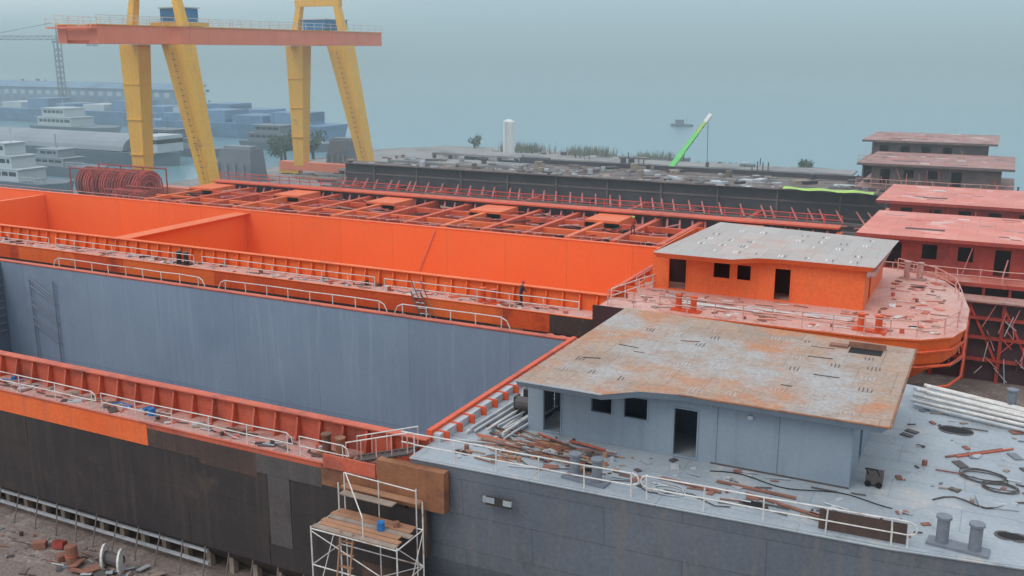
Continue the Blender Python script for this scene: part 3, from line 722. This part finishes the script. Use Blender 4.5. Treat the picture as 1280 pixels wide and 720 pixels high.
M_.box(cx-3,cx,cy-1.1,cy+1.1,cz+1.5,cz+2.9,'green')
for k in(-3.2,-2,1.6,2.9):
    for s in(-1.35,1.05):M_.tube((cx+k,cy+s,cz+.55),(cx+k,cy+s+.3,cz+.55),.55,'black',14)
p=Vector((cx-2.2,cy,cz+2.6));q=Vector((cx+2.9,cy+8,cz+12.4))
d=(q-p)
for k,(a,bb,w) in enumerate([(0,.45,.6),(.4,.75,.46),(.7,1.0,.34)]):M_.tube(p+d*a,p+d*bb,w,'green' if k<2 else 'lime',4)
for k in range(7):M_.tube(p+d*(.08+k*.12)+Vector((-.45,-.1,0)),p+d*(.14+k*.12)+Vector((.45,-.1,0)),.07,'black',4)
M_.tube(p+d*.93,p+d*1.06,.42,'white_paint',4);M_.tube(p+Vector((1.2,0,-.6)),p+d*.4,.18,'pipe_grey',6)
M_.tube(q,(q.x+.2,q.y,cz+5),.05,'black',4);M_.box(q.x,q.x+.5,q.y-.2,q.y+.2,cz+4.2,cz+5,'dark_steel');M_.done()
T=B('green_tarpaulin')
vs=[];NX=14
for i in range(NX):
    for j in range(3):vs.append((-22+i*.75,112+j*.8,7.95+.08*math.sin(i*1.3+j)+(.15 if j==1 else 0)))
T.add(vs,[(i*3+j,(i+1)*3+j,(i+1)*3+j+1,i*3+j+1) for i in range(NX-1) for j in range(2)],'lime');T.done()

# ---------------------------------------------------------------- vegetation
def tree(name,x,y,z,h,r,leaf='leaf',n=420):
    t=B(name)
    t.tube((x,y,z),(x+.1*h*random.uniform(-1,1)*.3,y,z+h*.5),.05*h,'bark',7,r2=.03*h)
    cl=[]
    for k in range(7):
        a=random.uniform(0,6.28);e=Vector((x+r*.6*math.cos(a),y+r*.6*math.sin(a),z+h*random.uniform(.45,.85)))
        t.tube((x,y,z+h*.35),e,.02*h,'bark',5,r2=.006*h);cl.append((e,r*random.uniform(.35,.6)))
    for i in range(n):
        c,rr=random.choice(cl);d=Vector((random.gauss(0,1),random.gauss(0,1),random.gauss(0,.8)));d=d.normalized()*rr*random.uniform(.4,1)
        p=c+d;s=r*random.uniform(.06,.14);u=Vector((random.gauss(0,1),random.gauss(0,1),random.gauss(0,1))).normalized();v=u.orthogonal().normalized()
        t.add([p-u*s,p+v*s*.6,p+u*s,p-v*s*.6],[(0,1,2,3)],leaf)
    return t.done()
for (x,y,h,r) in((-152,183,7,3.5),(-146,186,8.5,4),(-149,178,6,3.2)):tree('tree',x,y,-3,h+1,r)
tree('tree',-33,193,-1,4,2.2);tree('tree',-118,214,-1,4,2)
V=B('shore_grass')
for i in range(5000):
    t=random.random();x=-110+t*88;yy=212-(max(0,x+90))*.33+random.gauss(0,2.5)
    if random.random()>.45+.5*math.sin(x*.35)+.2*math.sin(x*1.3):continue
    hh=random.uniform(.4,2.4)*(1.2 if x<-60 else .7);w=.15;a=random.uniform(-.5,.5)
    V.add([(x-w,yy,-1.2),(x+w,yy,-1.2),(x+a,yy+.1,-1.2+hh+.6)],[(0,1,2)],random.choice(['leaf_dry','leaf_dry','leaf']))
V.done()

# ---------------------------------------------------------------- water craft & far bank
def hullshape(b,x0,x1,yc,w,z0,z1,m,bow=1,rake=.12):
    L=x1-x0;s=bow
    def pl(sc,zz):
        a=[(x0+L*rake*.3*(1-sc),yc-w/2*sc),(x1-L*rake,yc-w/2*sc),(x1-L*rake*.3*(1-sc)-.0,yc),(x1-L*rake,yc+w/2*sc),(x0+L*rake*.3*(1-sc),yc+w/2*sc)]
        if s<0:a=[(x0+x1-x,y) for x,y in a][::-1]
        return a
    b.prism(pl(1,0),z0,z1,m,poly0=pl(.8,0))
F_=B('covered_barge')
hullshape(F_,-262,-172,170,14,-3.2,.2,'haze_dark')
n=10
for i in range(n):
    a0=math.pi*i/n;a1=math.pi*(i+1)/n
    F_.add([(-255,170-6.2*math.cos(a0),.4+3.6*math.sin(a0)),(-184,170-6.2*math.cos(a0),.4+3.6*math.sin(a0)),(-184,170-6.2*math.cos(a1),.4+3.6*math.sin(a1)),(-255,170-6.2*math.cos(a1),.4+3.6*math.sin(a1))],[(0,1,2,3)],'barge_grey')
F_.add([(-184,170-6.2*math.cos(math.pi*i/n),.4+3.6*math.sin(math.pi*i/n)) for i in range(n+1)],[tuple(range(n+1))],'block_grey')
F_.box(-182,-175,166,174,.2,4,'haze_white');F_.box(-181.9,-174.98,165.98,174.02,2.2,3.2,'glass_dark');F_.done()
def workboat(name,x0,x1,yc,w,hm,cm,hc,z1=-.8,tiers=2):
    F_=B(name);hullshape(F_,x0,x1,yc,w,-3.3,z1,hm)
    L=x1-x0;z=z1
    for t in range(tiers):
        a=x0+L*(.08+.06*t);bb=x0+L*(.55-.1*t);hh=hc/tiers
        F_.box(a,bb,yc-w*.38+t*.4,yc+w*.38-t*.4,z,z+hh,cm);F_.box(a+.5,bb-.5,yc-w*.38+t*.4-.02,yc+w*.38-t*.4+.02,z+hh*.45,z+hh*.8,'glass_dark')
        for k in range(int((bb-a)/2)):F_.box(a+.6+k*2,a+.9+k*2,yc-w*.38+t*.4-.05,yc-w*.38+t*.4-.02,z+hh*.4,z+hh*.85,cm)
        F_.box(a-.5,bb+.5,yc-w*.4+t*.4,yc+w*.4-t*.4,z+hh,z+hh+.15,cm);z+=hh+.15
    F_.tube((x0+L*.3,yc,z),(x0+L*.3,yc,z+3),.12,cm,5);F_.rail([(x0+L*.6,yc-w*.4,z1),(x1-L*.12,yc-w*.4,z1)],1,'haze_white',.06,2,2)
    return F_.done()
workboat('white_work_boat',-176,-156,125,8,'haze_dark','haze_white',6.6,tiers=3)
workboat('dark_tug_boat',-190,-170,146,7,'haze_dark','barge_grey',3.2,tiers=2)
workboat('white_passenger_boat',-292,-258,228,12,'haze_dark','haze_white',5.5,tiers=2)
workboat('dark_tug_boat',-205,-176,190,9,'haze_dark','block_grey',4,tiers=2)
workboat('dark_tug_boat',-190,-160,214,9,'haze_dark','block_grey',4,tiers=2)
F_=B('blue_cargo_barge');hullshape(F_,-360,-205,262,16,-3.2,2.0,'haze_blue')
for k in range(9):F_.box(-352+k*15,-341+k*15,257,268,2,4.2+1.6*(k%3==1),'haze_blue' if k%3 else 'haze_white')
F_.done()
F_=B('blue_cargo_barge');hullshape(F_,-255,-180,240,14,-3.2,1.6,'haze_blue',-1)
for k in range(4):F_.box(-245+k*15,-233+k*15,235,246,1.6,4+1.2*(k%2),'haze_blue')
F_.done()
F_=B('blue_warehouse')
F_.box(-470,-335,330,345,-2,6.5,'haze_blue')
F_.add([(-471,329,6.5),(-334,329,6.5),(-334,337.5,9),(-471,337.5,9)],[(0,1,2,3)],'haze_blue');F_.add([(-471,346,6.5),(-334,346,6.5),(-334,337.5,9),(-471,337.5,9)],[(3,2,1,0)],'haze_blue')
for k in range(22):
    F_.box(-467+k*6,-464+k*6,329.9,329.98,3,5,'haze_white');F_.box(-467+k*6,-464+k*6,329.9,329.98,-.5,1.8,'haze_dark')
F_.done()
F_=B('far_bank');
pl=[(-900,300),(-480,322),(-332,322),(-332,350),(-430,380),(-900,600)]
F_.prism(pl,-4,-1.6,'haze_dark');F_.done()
F_=B('distant_treeline')
for i in range(1400):
    x=random.uniform(-620,-350);y=352+random.uniform(0,20);hh=4+3*math.sin(x*.05)+2*math.sin(x*.17);z=random.uniform(-1,max(1,hh));s=random.uniform(.8,2)
    F_.obox((x,y,z),(s,s*.3,s*.7),random.random()*3,'leaf',random.random())
F_.done()
def tower_crane(name,x,y,h,jl,cj,rot):
    T=B(name);w=1.1
    c=[(-w,-w),(w,-w),(w,w),(-w,w)]
    for a,b2 in c:T.tube((x+a,y+b2,-2),(x+a,y+b2,h),.28,'haze_dark',4)
    z=0
    while z<h-2.5:
        for i in range(4):
            p,q=c[i],c[(i+1)%4];T.tube((x+p[0],y+p[1],z),(x+q[0],y+q[1],z+2.5),.18,'haze_dark',4)
        z+=2.5
    ca,sa=math.cos(rot),math.sin(rot)
    T.box(x-1.6,x+1.6,y-1.6,y+1.6,h,h+1,'haze_dark');T.tube((x,y,h+1),(x,y,h+9),.5,'haze_dark',4,r2=.2)
    for (l,s) in((jl,1),(cj,-1)):
        for off,zz in((-.8,h+1.5),(.8,h+1.5),(0,h+3)):
            T.tube((x,y,zz),(x+s*l*ca-off*sa,y+s*l*sa+off*ca,zz),.26,'haze_dark',4)
        k=0
        while k<l:
            T.tube((x+s*k*ca,y+s*k*sa,h+3),(x+s*(k+1.5)*ca,y+s*(k+1.5)*sa,h+1.5),.15,'haze_dark',4);T.tube((x+s*(k+1.5)*ca,y+s*(k+1.5)*sa,h+1.5),(x+s*(k+3)*ca,y+s*(k+3)*sa,h+3),.15,'haze_dark',4);k+=3
        T.tube((x,y,h+9),(x+s*l*.75*ca,y+s*l*.75*sa,h+3),.16,'haze_dark',4)
    T.box(x-cj*ca-2,x-cj*ca+2,y-cj*sa-1.5,y-cj*sa+1.5,h-1.5,h+1.5,'barge_grey');return T.done()
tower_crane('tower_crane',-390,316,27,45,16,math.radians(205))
F_=B('fishing_boat');bx,by=-104,343
hullshape(F_,bx-4,bx+4,by,2.2,-3.2,-2.1,'haze_dark');F_.box(bx-2.4,bx+.3,by-.8,by+.8,-2.1,-.7,'haze_dark');F_.box(bx-2.6,bx+.6,by-.95,by+.95,-.7,-.55,'barge_grey');F_.tube((bx+1.5,by,-2.1),(bx+1.5,by,.6),.07,'haze_dark',4);F_.done()
F_=B('channel_marker_posts')
for i in range(9):
    x=-40+i*7+random.uniform(-2,2);F_.tube((x,206-i*2.5,-3.5),(x,206-i*2.5,-.6+random.random()),.18,'dark_steel',5)
F_.done()

# ---------------------------------------------------------------- people
def worker(name,loc,rot,top,hat,lean=.15,arm=.5):
    me=bpy.data.meshes.new(name);bm=bmesh.new();sk=bm.verts.layers.skin.verify()
    def V(p,r):
        v=bm.verts.new(p);v[sk].radius=(r,r);return v
    def E(a,b):bm.edges.new((a,b))
    pel=V((0,0,.95),.13);pel[sk].use_root=True
    wa=V((0,-lean*.3,1.12),.125);ch=V((0,-lean*.7,1.36),.15);nk=V((0,-lean,1.5),.055);hd=V((0,-lean*1.15,1.6),.085);ht=V((0,-lean*1.2,1.72),.075)
    for a,b in((pel,wa),(wa,ch),(ch,nk),(nk,hd),(hd,ht)):E(a,b)
    ends=[]
    for s in(-1,1):
        h=V((s*.1,0,.88),.095);k=V((s*.13,-.06,.48),.06);an=V((s*.14,.02,.09),.045);ft=V((s*.16,-.16,.04),.04)
        E(pel,h);E(h,k);E(k,an);E(an,ft)
        sh=V((s*.19,-lean*.8,1.41),.06);el=V((s*.26,-lean-.08*arm,1.14),.042);wr=V((s*.22,-lean-.45*arm,1.02),.03);pm=V((s*.21,-lean-.52*arm,1.0),.035)
        E(ch,sh);E(sh,el);E(el,wr);E(wr,pm);ends.append((s,Vector((s*.21,-lean-.52*arm,1.0))))
    bm.to_mesh(me);bm.free()
    ob=bpy.data.objects.new(name,me);scene.collection.objects.link(ob)
    md=ob.modifiers.new('Skin','SKIN');md.use_smooth_shade=True
    sd=ob.modifiers.new('Sub','SUBSURF');sd.levels=1;sd.render_levels=1
    bpy.context.view_layer.update()
    dg=bpy.context.evaluated_depsgraph_get();m2=bpy.data.meshes.new_from_object(ob.evaluated_get(dg))
    ob.modifiers.clear();ob.data=m2
    for mm in(top,'cloth_dark','skin'):m2.materials.append(MATS[mm])
    for pgn in m2.polygons:
        z=pgn.center.z;pgn.material_index=2 if z>1.5 else(1 if z<.93 else 0)
    ob.location=loc;ob.rotation_euler=(0,0,rot)
    X=B('helmet_face_hands')
    hx=(0,-lean*1.17,1.66)
    n=10
    rings=[]
    for i in range(5):
        a=i/4*math.pi/2;rr=.125*math.cos(a);zz=hx[2]+.02+.12*math.sin(a);rings.append([(hx[0]+rr*math.cos(t*2*math.pi/n),hx[1]+rr*1.1*math.sin(t*2*math.pi/n),zz) for t in range(n)])
    for i in range(4):X.add(rings[i]+rings[i+1],[(j,(j+1)%n,n+(j+1)%n,n+j) for j in range(n)],hat)
    X.tube((0,hx[1],hx[2]+.015),(0,hx[1],hx[2]+.03),.15,hat,12)
    X.tube((0,hx[1]-.09,1.62),(0,hx[1]-.125,1.6),.014,'skin',5)
    for s in(-1,1):
        X.tube((s*.035,hx[1]-.085,1.635),(s*.035,hx[1]-.092,1.635),.012,'black',6);X.tube((s*.09,hx[1],1.6),(s*.1,hx[1],1.66),.018,'skin',5)
    X.tube((-.03,hx[1]-.085,1.565),(.03,hx[1]-.085,1.565),.008,'cloth_red',5)
    for s,c in ends:
        for k in range(4):
            q=c+Vector(((k-1.5)*.018,-.05,-.01));e=q+Vector((0,-.045+.006*abs(k-1.5),-.02));X.tube(c+Vector(((k-1.5)*.015,-.02,0)),q,.01,'skin',5);X.tube(q,e,.009,'skin',5,r2=.007)
        X.tube(c+Vector((-s*.025,0,0)),c+Vector((-s*.06,-.04,-.01)),.011,'skin',5,r2=.008)
    xo=X.done();xo.parent=ob
worker('shipyard_worker',(-28.6,58.3,6.0),2.4,'cloth_dark','cloth_red')
worker('shipyard_worker',(-30.0,84.7,6.5),.6,'cloth_red','lime')

# ---------------------------------------------------------------- world / light / camera
w=bpy.data.worlds.new('World');scene.world=w;w.use_nodes=True
nt=w.node_tree;N=nt.nodes;L=nt.links;bg=N['Background']
sky=N.new('ShaderNodeTexSky');sky.sky_type='NISHITA';sky.sun_disc=False
sky.sun_elevation=math.radians(52);sky.sun_rotation=math.radians(200);sky.air_density=1.5;sky.dust_density=5
sc=N.new('ShaderNodeMix');sc.data_type='RGBA';sc.blend_type='MULTIPLY';sc.inputs[0].default_value=1;sc.inputs[7].default_value=(.07,.07,.07,1)
L.new(sky.outputs[0],sc.inputs[6])
tc=N.new('ShaderNodeTexCoord');sp=N.new('ShaderNodeSeparateXYZ');L.new(tc.outputs['Generated'],sp.inputs[0])
r1=N.new('ShaderNodeValToRGB');L.new(sp.outputs['Z'],r1.inputs[0])
cr=r1.color_ramp;cr.elements[0].position=0;cr.elements[0].color=(.55,.76,.88,1);cr.elements[1].position=.6;cr.elements[1].color=(1.18,1.26,1.36,1)
e=cr.elements.new(.08);e.color=(.60,.79,.90,1);e=cr.elements.new(.25);e.color=(.92,1.05,1.15,1)
r2=N.new('ShaderNodeMapRange');r2.inputs[1].default_value=-.5;r2.inputs[2].default_value=-.86;L.new(sp.outputs['X'],r2.inputs[0])
mx=N.new('ShaderNodeMix');mx.data_type='RGBA';L.new(r2.outputs[0],mx.inputs[0]);L.new(r1.outputs[0],mx.inputs[6]);mx.inputs[7].default_value=(1.35,1.42,1.5,1)
fm=N.new('ShaderNodeMix');fm.data_type='RGBA';fm.inputs[0].default_value=.85;L.new(sc.outputs[2],fm.inputs[6]);L.new(mx.outputs[2],fm.inputs[7])
L.new(fm.outputs[2],bg.inputs['Color']);bg.inputs['Strength'].default_value=1.0
ld=bpy.data.lights.new('Sun','SUN');ld.energy=.8;ld.angle=math.radians(20);ld.color=(1,.96,.9)
lo=bpy.data.objects.new('Sun',ld);scene.collection.objects.link(lo);lo.rotation_euler=(math.radians(38),0,math.radians(-20))
cd=bpy.data.cameras.new('Camera');cd.lens=1220/1280*36;cd.sensor_width=36;cd.clip_end=20000;cd.clip_start=.5
co=bpy.data.objects.new('Camera',cd);scene.collection.objects.link(co);co.location=(0,0,23)
co.rotation_euler=(math.radians(90-13.6),0,math.radians(26.66));scene.camera=co
